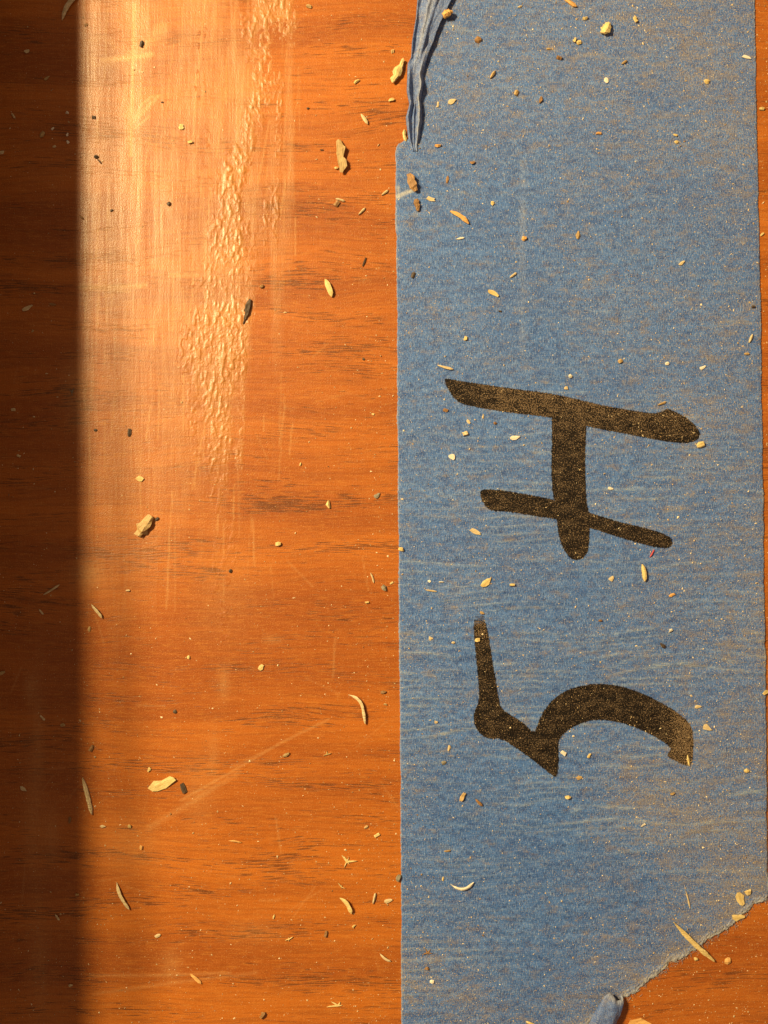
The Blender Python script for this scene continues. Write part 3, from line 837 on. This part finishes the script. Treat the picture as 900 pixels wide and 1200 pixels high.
# kind, place, (length, width, angle) or strip width, colour, label; photo pixels
T = [
 # --- in the shade and on the glossy patch
 ('shave', [(73, 24), (78, 11), (84, 3), (92, -6)], 6, 'pale', 'long curved pale shaving crossing the shade line at the top edge of the board'),
 ('crumb', (166, 52), (9, 5, 80), 'dark', 'dark oval crumb on the pale scuff mark near the top of the glossy patch'),
 ('crumb', (101, 29), (6, 3, 20), 'brown', 'brown fleck next to the shade line, close to the curved pale shaving'),
 ('flake', (32, 60), (8, 4, 25), 'pale', 'small pale flake in the shade, highest of the flakes lying there'),
 ('flake', (55, 92), (8, 3, 35), 'tan', 'thin tan flake in the shade between two pale flecks near the top'),
 ('crumb', (50, 158), (10, 6, 50), 'tan', 'squarish tan crumb in the shade beside a sprinkle of tiny white grains'),
 ('splint', [(14, 133), (18, 139)], 3, 'pale', 'tiny pale splinter deep in the shade level with the white grains'),
 ('flake', (3, 179), (6, 4, 20), 'pale', 'pale flake on the very edge of the picture in the upper shade'),
 ('crumb', (79, 133), (5, 4, 0), 'white', 'topmost white grain of the sprinkle beside the squarish tan crumb'),
 ('crumb', (62, 151), (5, 4, 40), 'white', 'white grain nearest the squarish tan crumb in the shade'),
 ('crumb', (79, 158), (5, 4, 70), 'white', 'middle white grain of the sprinkle against the shade line'),
 ('crumb', (64, 172), (5, 4, 10), 'pale', 'lowest pale grain under the squarish tan crumb in the shade'),
 ('crumb', (80, 167), (4, 4, 10), 'white', 'white grain at the shade line just below another white grain'),
 ('crumb', (212, 149), (8, 7, 80), 'yellow', 'bright yellow cube of wood on the glossy patch'),
 ('crumb', (223, 167), (7, 6, 0), 'yellow', 'pale yellow bead just below the bright yellow cube on the glossy patch'),
 ('crumb', (190, 120), (4, 3, 0), 'dark', 'dark dot at the tip of the slanting scratches on the glossy patch'),
 ('crumb', (110, 137), (5, 5, 0), 'dark', 'small dark dot beside the shade line level with the white sprinkle'),
 ('crumb', (113, 184), (6, 5, 0), 'dark', 'dark round dot with a tail beside the shade line on the glossy patch'),
 ('splint', [(114, 186), (119, 192)], 2, 'dark', 'hair thin dark tail touching the dark round dot by the shade line'),
 ('crumb', (198, 239), (6, 5, 40), 'dark', 'dark ring shaped crumb midway between scratches and glue streak'),
 ('crumb', (131, 247), (5, 3, 30), 'dark', 'thin dark crumb on the glossy patch below the round dot with a tail'),
 ('crumb', (96, 255), (6, 4, -40), 'brown', 'brown crumb sitting right on the shade line beside the glossy patch'),
 ('flake', (33, 361), (15, 5, 25), 'pale', 'slender pale flake tilted upward, largest in the shade below the tan crumb'),
 ('flake', (62, 357), (10, 3, -5), 'brown', 'dull brown flake next to the slender pale flake in the shade'),
 ('crumb', (16, 480), (6, 5, 0), 'pale', 'lone pale crumb in the shade level with the lower end of the glue streak'),
 ('crumb', (55, 438), (4, 3, 0), 'pale', 'tiny pale crumb in the shade under the slender pale flake'),
 ('crumb', (38, 388), (4, 3, 40), 'tan', 'tiny tan crumb just below the slender pale flake in the shade'),
 ('crumb', (22, 534), (6, 4, -20), 'pale', 'pale crumb low in the shade, next below the lone one'),
 ('tuft', (84, 459), (12, 9, -30), 'grey', 'grey fuzzy speck on the shade line beside the glossy patch'),
 # --- along the glue streak and right of it
 ('crumb', (362, 8), (8, 6, 0), 'tan', 'tan crumb at the top edge beside the upper end of the glue streak'),
 ('crumb', (418, 96), (9, 7, 40), 'yellow', 'yellow knobbly crumb on the wood above the big upright bark chip'),
 ('splint', [(423, 134), (427, 140), (431, 146)], 4.5, 'pale', 'short pale stick on the wood between the knobbly crumb and bark chip'),
 ('chip', (399.5, 184), (38, 13, -84), 'tan', 'large upright tan bark chip on the open wood beside the tape notch'),
 ('crumb', (394, 197), (6, 5, 0), 'yellow', 'small yellow crumb touching the lower side of the large upright bark chip'),
 ('splint', [(393, 233), (404, 236)], 3, 'pale', 'pale stick lying flat below the large upright bark chip'),
 ('crumb', (395, 239), (8, 6, 60), 'brown', 'brown crumb tucked under the pale stick below the bark chip'),
 ('crumb', (361, 127), (4, 4, 0), 'dark', 'dark speck on open wood between glue streak and knobbly yellow crumb'),
 ('crumb', (377, 176), (5, 3, 0), 'dark', 'dark speck on the wood close to the large upright bark chip'),
 ('splint', [(420, 252), (428, 244)], 3, 'pale', 'pale thin stick slanting upward on wood below the bark chip'),
 ('splint', [(447, 229), (455, 223)], 3, 'pale', 'pale slanting stick close to the tape edge below its notch'),
 ('chip', (467, 85), (32, 12, 66), 'yellow', 'bright yellow ragged chip lying against the folded edge of the tape'),
 ('crumb', (459, 118), (9, 7, 20), 'yellow', 'yellow crumb under the bright ragged chip beside the folded tape edge'),
 ('crumb', (460, 60), (5, 7, 0), 'tan', 'tan crumb just above the bright ragged chip beside the folded tape'),
 ('splint', [(474, 152), (473, 160), (476, 166)], 5, 'yellow', 'yellow stub wedged at the notch in the tape edge'),
 ('shave', [(381, 327), (384, 334), (387, 341), (389, 348)], 8, 'yellow', 'twisted yellow shaving upright on the wood midway down the tape'),
 ('chip', (290.5, 363), (25, 8, 75), 'dark', 'dark grey green splinter lying on the glue streak'),
 ('splint', [(287, 374), (285, 380)], 2, 'dark', 'fine dark point below the dark splinter on the glue streak'),
 ('crumb', (307, 336), (6, 5, 40), 'brown', 'brown ring shaped crumb at the edge of the glue streak'),
 ('crumb', (427, 307), (14, 4, 70), 'dark', 'thin dark sliver on the wood between tape and twisted yellow shaving'),
 ('crumb', (152, 507), (11, 6, 80), 'dark', 'dark greenish crumb low on the glossy patch'),
 ('crumb', (112, 504), (5, 4, 0), 'dark', 'dark dot between the shade line and the greenish crumb'),
 ('flake', (164, 561), (10, 7, -20), 'yellow', 'triangular yellow flake above the big slanted chip'),
 ('crumb', (386, 591), (12, 9, -80), 'yellow', 'bright yellow lump on the wood level with the crossing strokes of the H'),
 ('flake', (442, 581), (9, 6, 40), 'grey', 'grey flake on the wood close to the tape beside the yellow lump'),
 ('crumb', (352, 544), (5, 4, 70), 'yellow', 'small yellow grain up and across from the bright yellow lump'),
 ('crumb', (437, 485), (4, 4, 0), 'yellow', 'tiny yellow grain near the tape level with the top bar of the H'),
 ('crumb', (426, 421), (4, 4, 0), 'dark', 'dark pinhead speck on wood above the top bar of the H'),
 # --- lower half of the wood
 ('chip', (171, 616), (29, 13, 52), 'tan', 'big slanted two faced tan chip on the wood near the shade line'),
 ('crumb', (184, 608), (6, 4, 40), 'dark', 'dark crumb at the upper end of the big slanted tan chip'),
 ('crumb', (326, 637), (8, 9, 0), 'yellow', 'notched yellow crumb on the open wood under the bright yellow lump'),
 ('crumb', (270, 669), (6, 5, 70), 'dark', 'dark speck on the faint lower end of the glue streak'),
 ('splint', [(51, 697), (60, 692), (70, 685)], 3, 'pale', 'long thin splinter in the shade rising beside the powdery smudge'),
 ('splint', [(46, 714), (51, 720)], 2.5, 'pale', 'tiny splinter in the shade under the long thin rising splinter'),
 ('shave', [(107, 708), (113, 715), (117, 718), (120, 724)], 4, 'pale', 'narrow bent pale shaving at the shade line below the powdery smudge'),
 ('crumb', (105, 737), (8, 5, 80), 'tan', 'tan grain on the shade line below the narrow bent shaving'),
 ('crumb', (430, 706), (6, 6, 0), 'yellow', 'square yellow grain on the wood beside the tape above the 5'),
 ('crumb', (450, 689), (9, 7, -50), 'grey', 'grey pebble like crumb on the wood close to the tape edge'),
 ('splint', [(434, 671), (437, 677), (438, 683)], 2.5, 'pale', 'thin upright pale splinter near the grey pebble like crumb'),
 ('crumb', (459, 683), (6, 5, 30), 'yellow', 'yellow grain between the grey crumb and the tape edge'),
 ('flake', (306, 782), (9, 7, 30), 'yellow', 'yellow triangular flake alone on the wood level with the 5'),
 ('shave', [(408, 814), (417, 816), (424, 823), (426, 834), (428, 848)], 4.4, 'pale', 'hooked pale shaving on the wood beside the tape level with the 5'),
 ('crumb', (205, 834), (5, 6, 0), 'dark', 'dark round dot on the lower wood below the shade chips'),
 ('crumb', (74, 850), (7, 6, 0), 'tan', 'round tan crumb in the shade level with the bottom of the 5'),
 ('splint', [(47, 838), (53, 844)], 3, 'pale', 'short pale splinter in the shade beside the round tan crumb'),
 ('crumb', (3, 788), (9, 6, 20), 'tan', 'tan crumb cut by the picture edge low in the shade'),
 ('crumb', (335, 884), (11, 8, 25), 'tan', 'lumpy tan crumb beside the end of the long pale scratch'),
 ('tuft', (383, 884), (11, 8, 0), 'yellow', 'little frayed yellow fibre next to the lumpy tan crumb'),
 ('crumb', (449, 811), (8, 6, 10), 'brown', 'brown crumb on the wood near the hooked pale shaving'),
 ('crumb', (451, 825), (5, 4, 0), 'tan', 'tan grain right under the brown crumb by the hooked shaving'),
 ('crumb', (107, 876), (10, 6, 60), 'brown', 'rough brown crumb on the shade line above the long upright needle'),
 ('crumb', (221, 770), (5, 4, 80), 'yellow', 'lone yellow grain on the wood well above the long pale scratch'),
 ('crumb', (150, 692), (6, 4, 0), 'pale', 'pale grain on lit wood across from the powdery smudge'),
 ('splint', [(97, 911), (101, 924), (105, 940), (108, 954)], 6, 'pale', 'long upright pale needle lying on the shade line'),
 ('flake', (189, 919), (36, 13, 27), 'yellow', 'largest pale yellow flake, pointed and tilted, below the big slanted chip'),
 ('crumb', (215, 923), (15, 7, -65), 'dark', 'dark oval crumb beside the largest pale yellow flake'),
 ('crumb', (175, 902), (7, 6, 60), 'yellow', 'yellow grain above the largest pale yellow flake'),
 ('shave', [(137, 1034), (140, 1046), (146, 1056), (152, 1065)], 5, 'pale', 'slim curved pale shaving on the wood just out of the shade'),
 ('flake', (27, 924), (9, 5, -30), 'pale', 'pale flake in the shade across from the long upright needle'),
 ('crumb', (442, 979), (9, 6, 30), 'yellow', 'yellow crumb on the wood near the tape below the 5'),
 ('tuft', (407, 1009), (20, 17, 15), 'yellow', 'frayed yellow star of fibres, topmost of three near the tape'),
 ('tuft', (400, 1039), (9, 12, 20), 'yellow', 'smallest frayed fibre star, middle one of three near the tape'),
 ('shave', [(398, 1052), (405, 1054), (409, 1061), (412, 1070)], 6.5, 'yellow', 'bent yellow curl, lowest below the two frayed fibre stars'),
 ('crumb', (321, 1074), (7, 4, 80), 'yellow', 'yellow grain on the wood above and across from a dark seed'),
 ('crumb', (382, 1094), (9, 6, 75), 'brown', 'dark brown seed like crumb under the bent yellow curl'),
 ('tuft', (339, 1100), (10, 10, 0), 'yellow', 'ragged yellow speck near the dark seed like crumb'),
 ('shave', [(223, 1141), (229, 1145), (236, 1152)], 4.5, 'orange', 'short orange shaving on the low wood by the faint horizontal scratches'),
 ('tuft', (396, 1178), (26, 12, -5), 'yellow', 'frayed yellow fibre bundle near the bottom of the board'),
 ('crumb', (308, 1189), (11, 8, 50), 'brown', 'dark brown crumb on the bottom edge of the wood'),
 ('splint', [(437, 1059), (440, 1046)], 3.5, 'pale', 'short pale upright splinter beside the tape above a curved shaving'),
 ('flake', (455, 1055), (10, 5, 15), 'pale', 'flat pale flake almost touching the lower tape edge'),
 ('shave', [(445, 1117), (451, 1123), (458, 1126)], 3.5, 'pale', 'thin curved pale shaving against the low tape edge'),
 ('splint', [(268, 985), (276, 985), (283, 987)], 3, 'orange', 'thin orange splinter lying flat on dark grain lines'),
 ('crumb', (166, 993), (6, 5, 80), 'orange', 'orange grain on the pale smudge below the largest yellow flake'),
 ('splint', [(65, 1071), (70, 1078)], 3, 'pale', 'short pale splinter in the shade across from the slim curved shaving'),
 ('crumb', (83, 1154), (6, 5, 0), 'pale', 'round pale crumb low in the shade near the bottom'),
 ('crumb', (91, 1048), (5, 4, 0), 'tan', 'tan grain at the shade line beside the slim curved shaving'),
 ('crumb', (415, 1085), (6, 5, 40), 'yellow', 'yellow grain directly below the bent yellow curl'),
 ('flake', (186, 1096), (8, 4, 20), 'pale', 'pale small flake alone on the wood below the slim curved shaving'),
 ('crumb', (152, 968), (5, 6, 0), 'yellow', 'yellow grain just below the largest pale yellow flake'),
 ('flake', (121, 968), (7, 4, -10), 'pale', 'pale speck between the long upright needle and a yellow grain'),
 ('crumb', (82, 961), (9, 5, 80), 'brown', 'brown crumb in the shade next to the foot of the long needle'),
 ('crumb', (429, 969), (7, 6, 30), 'tan', 'tan crumb up beside the yellow crumb near the tape'),
 # --- on the tape, top
 ('chip', (524, 19), (13, 11, 20), 'orange', 'round orange bead of wood resting against the fold of the tape'),
 ('crumb', (560, 48), (10, 8, 10), 'brown', 'brown crumb on the tape beside the fold'),
 ('splint', [(660, -2), (667, 4), (675, 9)], 6, 'orange', 'orange stick at the top edge of the tape'),
 ('crumb', (685, 22), (7, 6, 0), 'yellow', 'yellow crumb under the orange stick at the top of the tape'),
 ('chip', (709, 35), (16, 10, 60), 'yellow', 'largest ragged yellow chip on the upper tape'),
 ('crumb', (744, 24), (9, 8, -60), 'yellow', 'yellow crumb beside the largest ragged chip on the upper tape'),
 ('crumb', (673, 48), (7, 6, 60), 'yellow', 'upper grain of a touching yellow pair on the tape'),
 ('crumb', (678, 51), (7, 6, 10), 'yellow', 'lower grain of a touching yellow pair on the tape'),
 ('crumb', (655, 68), (8, 7, -20), 'brown', 'brown crumb on the tape below the touching yellow pair'),
 ('crumb', (643, 58), (6, 4, 0), 'tan', 'tan grain above the brown crumb under the yellow pair'),
 ('splint', [(728, 76), (734, 72)], 3.5, 'tan', 'short tan stick on the tape below the largest ragged yellow chip'),
 ('flake', (710, 95), (8, 6, -60), 'white', 'whitish notched flake on the upper tape'),
 ('crumb', (828, 96), (8, 6, 10), 'yellow', 'yellow crumb on the upper tape far across from the fold'),
 ('flake', (874, 68), (12, 4, -8), 'white', 'whitish flat flake close to the outer tape edge'),
 ('crumb', (605, 110), (8, 6, 60), 'tan', 'tan crumb on the tape level with the lower fold'),
 ('crumb', (633, 118), (10, 6, 75), 'brown', 'upright brown crumb across from the tan one on the upper tape'),
 ('splint', [(574, 93), (580, 84)], 4, 'tan', 'tan stick slanting upward on the tape beside the fold'),
 ('flake', (529, 120), (12, 6, 20), 'pale', 'pale flake on the tape close to the narrow fold'),
 ('crumb', (513, 123), (8, 4, 80), 'pale', 'slim pale crumb between the pale flake and the fold'),
 ('crumb', (701, 157), (8, 7, 0), 'orange', 'orange crumb on the tape below the whitish notched flake'),
 ('crumb', (791, 159), (6, 5, 0), 'yellow', 'upper of two yellow grains under the far yellow crumb'),
 ('crumb', (792, 167), (6, 6, 0), 'yellow', 'lower of two yellow grains under the far yellow crumb'),
 ('crumb', (513, 171), (9, 6, -10), 'orange', 'orange brown crumb on the tape just below the end of the fold'),
 ('crumb', (553, 191), (8, 8, 0), 'brown', 'brown pyramid shaped crumb on the tape below the fold'),
 ('chip', (484, 215), (23, 10, -65), 'brown', 'largest brown chip on the tape beside the torn white scuff'),
 ('chip', (488, 241), (15, 7, -80), 'brown', 'smaller brown chip right under the largest brown chip'),
 ('flake', (505, 234), (12, 5, -12), 'pale', 'pale flake beside the two brown chips near the tape edge'),
 ('crumb', (524, 211), (11, 5, 85), 'brown', 'slim upright brown crumb across from the largest brown chip'),
 ('shave', [(527, 248), (536, 252), (542, 256), (549, 263)], 6, 'orange', 'orange shaving with a pale bent end below the brown chips'),
 ('crumb', (577, 238), (5, 6, 0), 'yellow', 'yellow grain up and across from the orange shaving'),
 ('crumb', (677, 276), (12, 6, 80), 'tan', 'upright tan crumb on the bare tape between fold and H'),
 ('crumb', (614, 280), (7, 6, 0), 'orange', 'orange grain at the head of the faint crease in the tape'),
 ('splint', [(534, 281), (544, 279)], 2.5, 'white', 'thin whitish stick lying flat below the orange shaving'),
 ('crumb', (609, 9), (7, 5, 20), 'pale', 'pale crumb at the top of the tape between fold and orange stick'),
 # --- on the tape, round the H
 ('crumb', (484, 323), (9, 6, 60), 'dark', 'dark brown crumb near the inner tape edge above the H'),
 ('flake', (578, 344), (17, 6, -22), 'yellow', 'pale yellow flake on the tape between the dark crumb and faint crease'),
 ('crumb', (545, 397), (7, 6, 70), 'yellow', 'yellow grain on the tape above the start of the H'),
 ('crumb', (586, 365), (5, 3, 0), 'dark', 'dark sliver under the pale yellow flake above the H'),
 ('shave', [(512, 428), (521, 431), (531, 433)], 3.5, 'pale', 'slim pale curl just above the tip of the H'),
 ('crumb', (726, 424), (7, 7, 0), 'tan', 'tan crumb above the long stroke of the H'),
 ('crumb', (781, 426), (6, 5, 20), 'white', 'whitish grain across from the tan crumb above the H'),
 ('flake', (823, 431), (8, 4, 25), 'white', 'whitish flake nearest the outer edge above the H'),
 ('flake', (603, 513), (14, 6, 8), 'white', 'bright flat flake between the two long strokes of the H'),
 ('flake', (530, 535), (10, 7, -50), 'white', 'whitish flake on the tape beside the lower stroke of the H'),
 ('crumb', (545, 508), (8, 7, 20), 'pale', 'pale knobbly crumb under the tip of the H'),
 ('crumb', (820, 522), (11, 8, 20), 'yellow', 'bright yellow crumb right under the far end of the long H stroke'),
 ('crumb', (566, 488), (7, 4, 80), 'pale', 'upright pale grain just under the long H stroke'),
 ('crumb', (549, 494), (7, 4, -50), 'pale', 'slanted pale grain above the pale knobbly crumb'),
 ('crumb', (580, 496), (5, 4, 0), 'brown', 'brown grain just under the long H stroke'),
 ('splint', [(770, 475), (780, 471)], 3, 'tan', 'tan stick on top of the far end of the H'),
 ('crumb', (522, 481), (7, 4, -10), 'brown', 'brown flat grain beside the tip of the H'),
 ('crumb', (874, 415), (7, 6, 0), 'tan', 'tan grain by the outer tape edge under a thin pale splinter'),
 ('splint', [(877, 402), (881, 392)], 3.5, 'pale', 'thin pale splinter near the outer tape edge above the H'),
 ('crumb', (882, 360), (5, 6, 0), 'dark', 'dark grain near the outer tape edge'),
 ('crumb', (715, 573), (8, 5, -10), 'white', 'whitish grain beside the crossing of the H'),
 ('flake', (798, 309), (10, 4, 40), 'pale', 'pale slanted flake on the tape far above the H'),
 ('crumb', (668, 441), (5, 5, 0), 'white', 'upper whitish grain of two above the middle of the H'),
 ('crumb', (663, 455), (6, 5, 0), 'pale', 'lower pale grain of two above the middle of the H'),
 ('splint', [(597, 326), (605, 320)], 3, 'pale', 'short pale stick crossing the faint crease in the tape'),
 ('crumb', (470, 644), (9, 7, -20), 'yellow', 'yellow crumb straddling the inner edge of the tape'),
 ('flake', (557, 623), (12, 7, -30), 'pale', 'pale flake under the lower stroke of the H'),
 ('flake', (570, 682), (14, 7, 40), 'yellow', 'frayed yellow flake between the H and the 5'),
 ('crumb', (600, 685), (7, 7, 0), 'yellow', 'yellow grain beside the frayed flake between H and 5'),
 ('splint', [(752, 661), (754, 670), (755, 681)], 6, 'yellow', 'stout upright yellow stick below the end of the H'),
 ('flake', (716, 678), (8, 6, 40), 'pale', 'pale fleck across from the stout upright stick'),
 ('lint', [(761, 653), (764, 648), (766, 644)], 2.6, 'red', 'tiny red fibre under the lower end of the H'),
 ('splint', [(498, 691), (505, 692), (512, 693)], 2.6, 'pale', 'thin pale stick lying flat between the tape edge and 5'),
 ('crumb', (503, 681), (5, 4, 0), 'white', 'first of two whitish grains over the thin flat stick'),
 ('crumb', (517, 682), (6, 4, 0), 'white', 'second whitish grain over the end of the thin flat stick'),
 # --- on the tape, round the 5 and below
 ('crumb', (776, 756), (9, 7, -40), 'dark', 'dark pebble like crumb above the bowl of the 5'),
 ('crumb', (703, 727), (5, 5, 0), 'brown', 'brown grain on the tape above the bowl of the 5'),
 ('crumb', (565, 718), (7, 5, -20), 'tan', 'tan grain over the faded tip of the 5'),
 ('crumb', (559, 750), (7, 7, 0), 'yellow', 'yellow grain lying on the stem of the 5'),
 ('crumb', (505, 748), (6, 5, 0), 'pale', 'first pale grain between tape edge and stem of the 5'),
 ('crumb', (531, 753), (5, 5, 0), 'pale', 'second pale grain, closer to the stem of the 5'),
 ('crumb', (785, 739), (7, 5, 40), 'white', 'whitish grain just above the dark pebble like crumb'),
 ('flake', (817, 828), (9, 4, 10), 'pale', 'pale flat fleck beyond the bowl of the 5'),
 ('flake', (828, 852), (10, 7, -30), 'pale', 'forked pale fleck beyond the end of the 5'),
 ('crumb', (526, 876), (9, 6, 80), 'pale', 'pale knobbly crumb on the tape beside the foot of the 5'),
 ('crumb', (520, 893), (7, 6, 20), 'grey', 'grey crumb under the pale knobbly one beside the 5'),
 ('crumb', (660, 882), (8, 6, -30), 'white', 'bright crumb in the hollow of the 5 next to its point'),
 ('crumb', (690, 885), (8, 5, 50), 'yellow', 'yellow crumb farther inside the hollow of the 5'),
 ('crumb', (511, 846), (5, 5, 0), 'pale', 'pale grain near the tape edge level with the 5'),
 ('splint', [(805, 884), (807, 897)], 3.5, 'yellow', 'bright upright sliver on the end of the 5'),
 ('flake', (787, 697), (9, 4, 25), 'orange', 'orange fleck on the dusty tape below the stout stick'),
 ('crumb', (896, 811), (9, 8, 30), 'yellow', 'yellow crumb on the outer tape edge level with the 5'),
 ('crumb', (542, 933), (14, 7, 60), 'tan', 'oblong tan crumb on the tape below the 5'),
 ('splint', [(557, 936), (561, 940), (565, 944)], 4.5, 'brown', 'brown stick slanting down beside the oblong tan crumb'),
 ('crumb', (665, 933), (9, 8, 0), 'yellow', 'bright yellow knob on the tape under the point of the 5'),
 ('crumb', (753, 966), (8, 6, 40), 'white', 'whitish crumb on the lower tape across from the yellow knob'),
 ('shave', [(528, 1036), (536, 1041), (546, 1041), (555, 1033)], 4, 'white', 'smile shaped white shaving on the lower tape'),
 ('crumb', (519, 1029), (6, 5, 80), 'yellow', 'yellow grain above the smile shaped shaving'),
 ('splint', [(789, 1080), (802, 1094), (814, 1106), (836, 1125)], 7, 'yellow', 'long yellow needle lying across the torn end of the tape'),
 ('flake', (867, 1053), (19, 11, -75), 'yellow', 'broad yellow flake at the torn corner of the tape'),
 ('crumb', (875, 1044), (9, 9, 0), 'yellow', 'round yellow bead touching the broad flake at the torn corner'),
 ('flake', (864, 1074), (16, 8, 12), 'yellow', 'oval yellow flake on the torn edge under the broad flake'),
 ('crumb', (815, 1123), (6, 6, 0), 'yellow', 'yellow grain at the torn edge under the long needle'),
 ('crumb', (852, 1126), (9, 8, 0), 'orange', 'pale orange crumb on the bare wood past the torn edge'),
 ('flake', (750, 1203), (34, 20, 12), 'orange', 'large orange flake cut by the bottom edge beside the blue curl'),
 ('crumb', (506, 1150), (6, 6, 0), 'white', 'white grain low on the tape near its inner edge'),
 ('crumb', (500, 1134), (6, 6, 0), 'brown', 'brown grain low on the tape above the white grain'),
 ('tuft', (501, 1116), (11, 12, 0), 'brown', 'rough reddish brown speck low on the tape'),
 ('crumb', (467, 1028), (11, 9, 70), 'grey', 'grey lump against the inner tape edge low down'),
 ('crumb', (874, 903), (8, 7, 0), 'yellow', 'yellow crumb on the dusty tape near its outer edge'),
 ('crumb', (787, 929), (7, 5, 20), 'tan', 'tan grain on the dusty tape below the end of the 5'),
 ('splint', [(520, 997), (528, 996)], 2.5, 'tan', 'short tan stick flat on tape over the smile shaped shaving'),
 ('flake', (678, 911), (8, 5, 10), 'tan', 'tan fleck just above the bright yellow knob'),
 ('splint', [(803, 1043), (806, 1054), (808, 1064)], 2.2, 'pale', 'hair thin upright fibre on the dusty tape over the needle'),
 ('splint', [(616, 1196), (627, 1200)], 4, 'yellow', 'yellow stick at the bottom edge of the tape'),
 ('crumb', (892, 128), (7, 6, 0), 'yellow', 'yellow grain on the wood just outside the tape near the top'),
 ('crumb', (893, 275), (7, 5, 40), 'yellow', 'yellow grain sitting on the outer tape edge'),
]
EZ = {'round orange bead of wood resting against the fold of the tape': 0.35}
for k, (kind, where, size, colour, label) in enumerate(T):
    debris(kind, where, size, colour, label, 100 + k, EZ.get(label, 0.0))

# ------------------------------------------------------------------ loose sawdust too fine to count
def sawdust(name, n, density, tape, label, seed, smin, smax):
    r = np.random.default_rng(seed)
    x = r.uniform(-15, 915, n * 8); y = r.uniform(-15, 1215, n * 8)
    xl, xr_ = interp(LEFT, y), interp(RIGHT, y)
    ont = (x > xl + 1) & (x < xr_ - 1) & (y < interp(TEAR, x) - 1)
    flap = (y < 168) & (x < np.interp(y, [-15, 56, 91, 168], [536, 506, 497, 494]))
    ok = (ont & ~flap) if tape else ~((x > xl - 2) & (x < xr_ + 2) & (y < interp(TEAR, x) + 2))
    ok &= r.uniform(0, 1, len(x)) < density(x, y)
    x, y = x[ok][:n], y[ok][:n]
    n = len(x)
    xm, ym = (x - 450) * K, (600 - y) * K
    z = R.sample(tape_h, xm, ym) if tape else np.zeros(n)
    L = np.clip(r.lognormal(math.log(smin), 0.55, n), smin * 0.5, smax)
    W = np.clip(L * r.uniform(0.30, 0.85, n), 0.03, 0.30); Hh = W * r.uniform(0.25, 0.8, n)
    a = r.uniform(0, math.pi, n); ca, sa = np.cos(a), np.sin(a)
    base = np.array([(-.5, 0, .35), (0, .5, .25), (.5, 0, .40), (0, -.5, .30), (0, 0, 1.0), (0, 0, -.1)])
    pts = np.repeat(base[None], n, 0) + r.normal(0, .10, (n, 6, 3))
    px_ = pts[..., 0] * L[:, None]; py_ = pts[..., 1] * W[:, None]
    V = np.stack([xm[:, None] + ca[:, None] * px_ - sa[:, None] * py_,
                  ym[:, None] + sa[:, None] * px_ + ca[:, None] * py_,
                  z[:, None] + pts[..., 2] * Hh[:, None]], -1)
    f = np.array([(0, 3, 4), (3, 2, 4), (2, 1, 4), (1, 0, 4), (3, 0, 5), (2, 3, 5), (1, 2, 5), (0, 1, 5)])
    F = (np.arange(n)[:, None, None] * 6 + f[None]).reshape(-1, 3)
    me = mesh_np(name, V.reshape(-1, 3) * MM, F, smooth=False)
    attr(me, 'tint', np.repeat(np.clip(r.beta(2.0, 1.3, n), 0, 1), 6))
    o = link(name, me, M_DUST)
    tag(o, label, 'sawdust', kind='stuff')

sawdust('sawdust', 9000, lambda x, y: 0.14 + 0.3 * sstep(340, 470, x) + 0.7 * np.exp(-np.clip(interp(LEFT, y) - x, 0, 999) / 9.0) + 0.3 * sstep(600, 1100, y) + 0.4 * sstep(700, 850, x), False,
        'fine pale sawdust sprinkled over the bare wood board', 71, 0.080, 0.42)
sawdust('sawdust', 30000, lambda x, y: 0.16 + 0.95 * np.clip(R.sample(dust, (x - 450) * K, (600 - y) * K), 0, 1) ** 1.2, True,
        'fine pale sawdust caught all over the blue tape', 72, 0.075, 0.36)
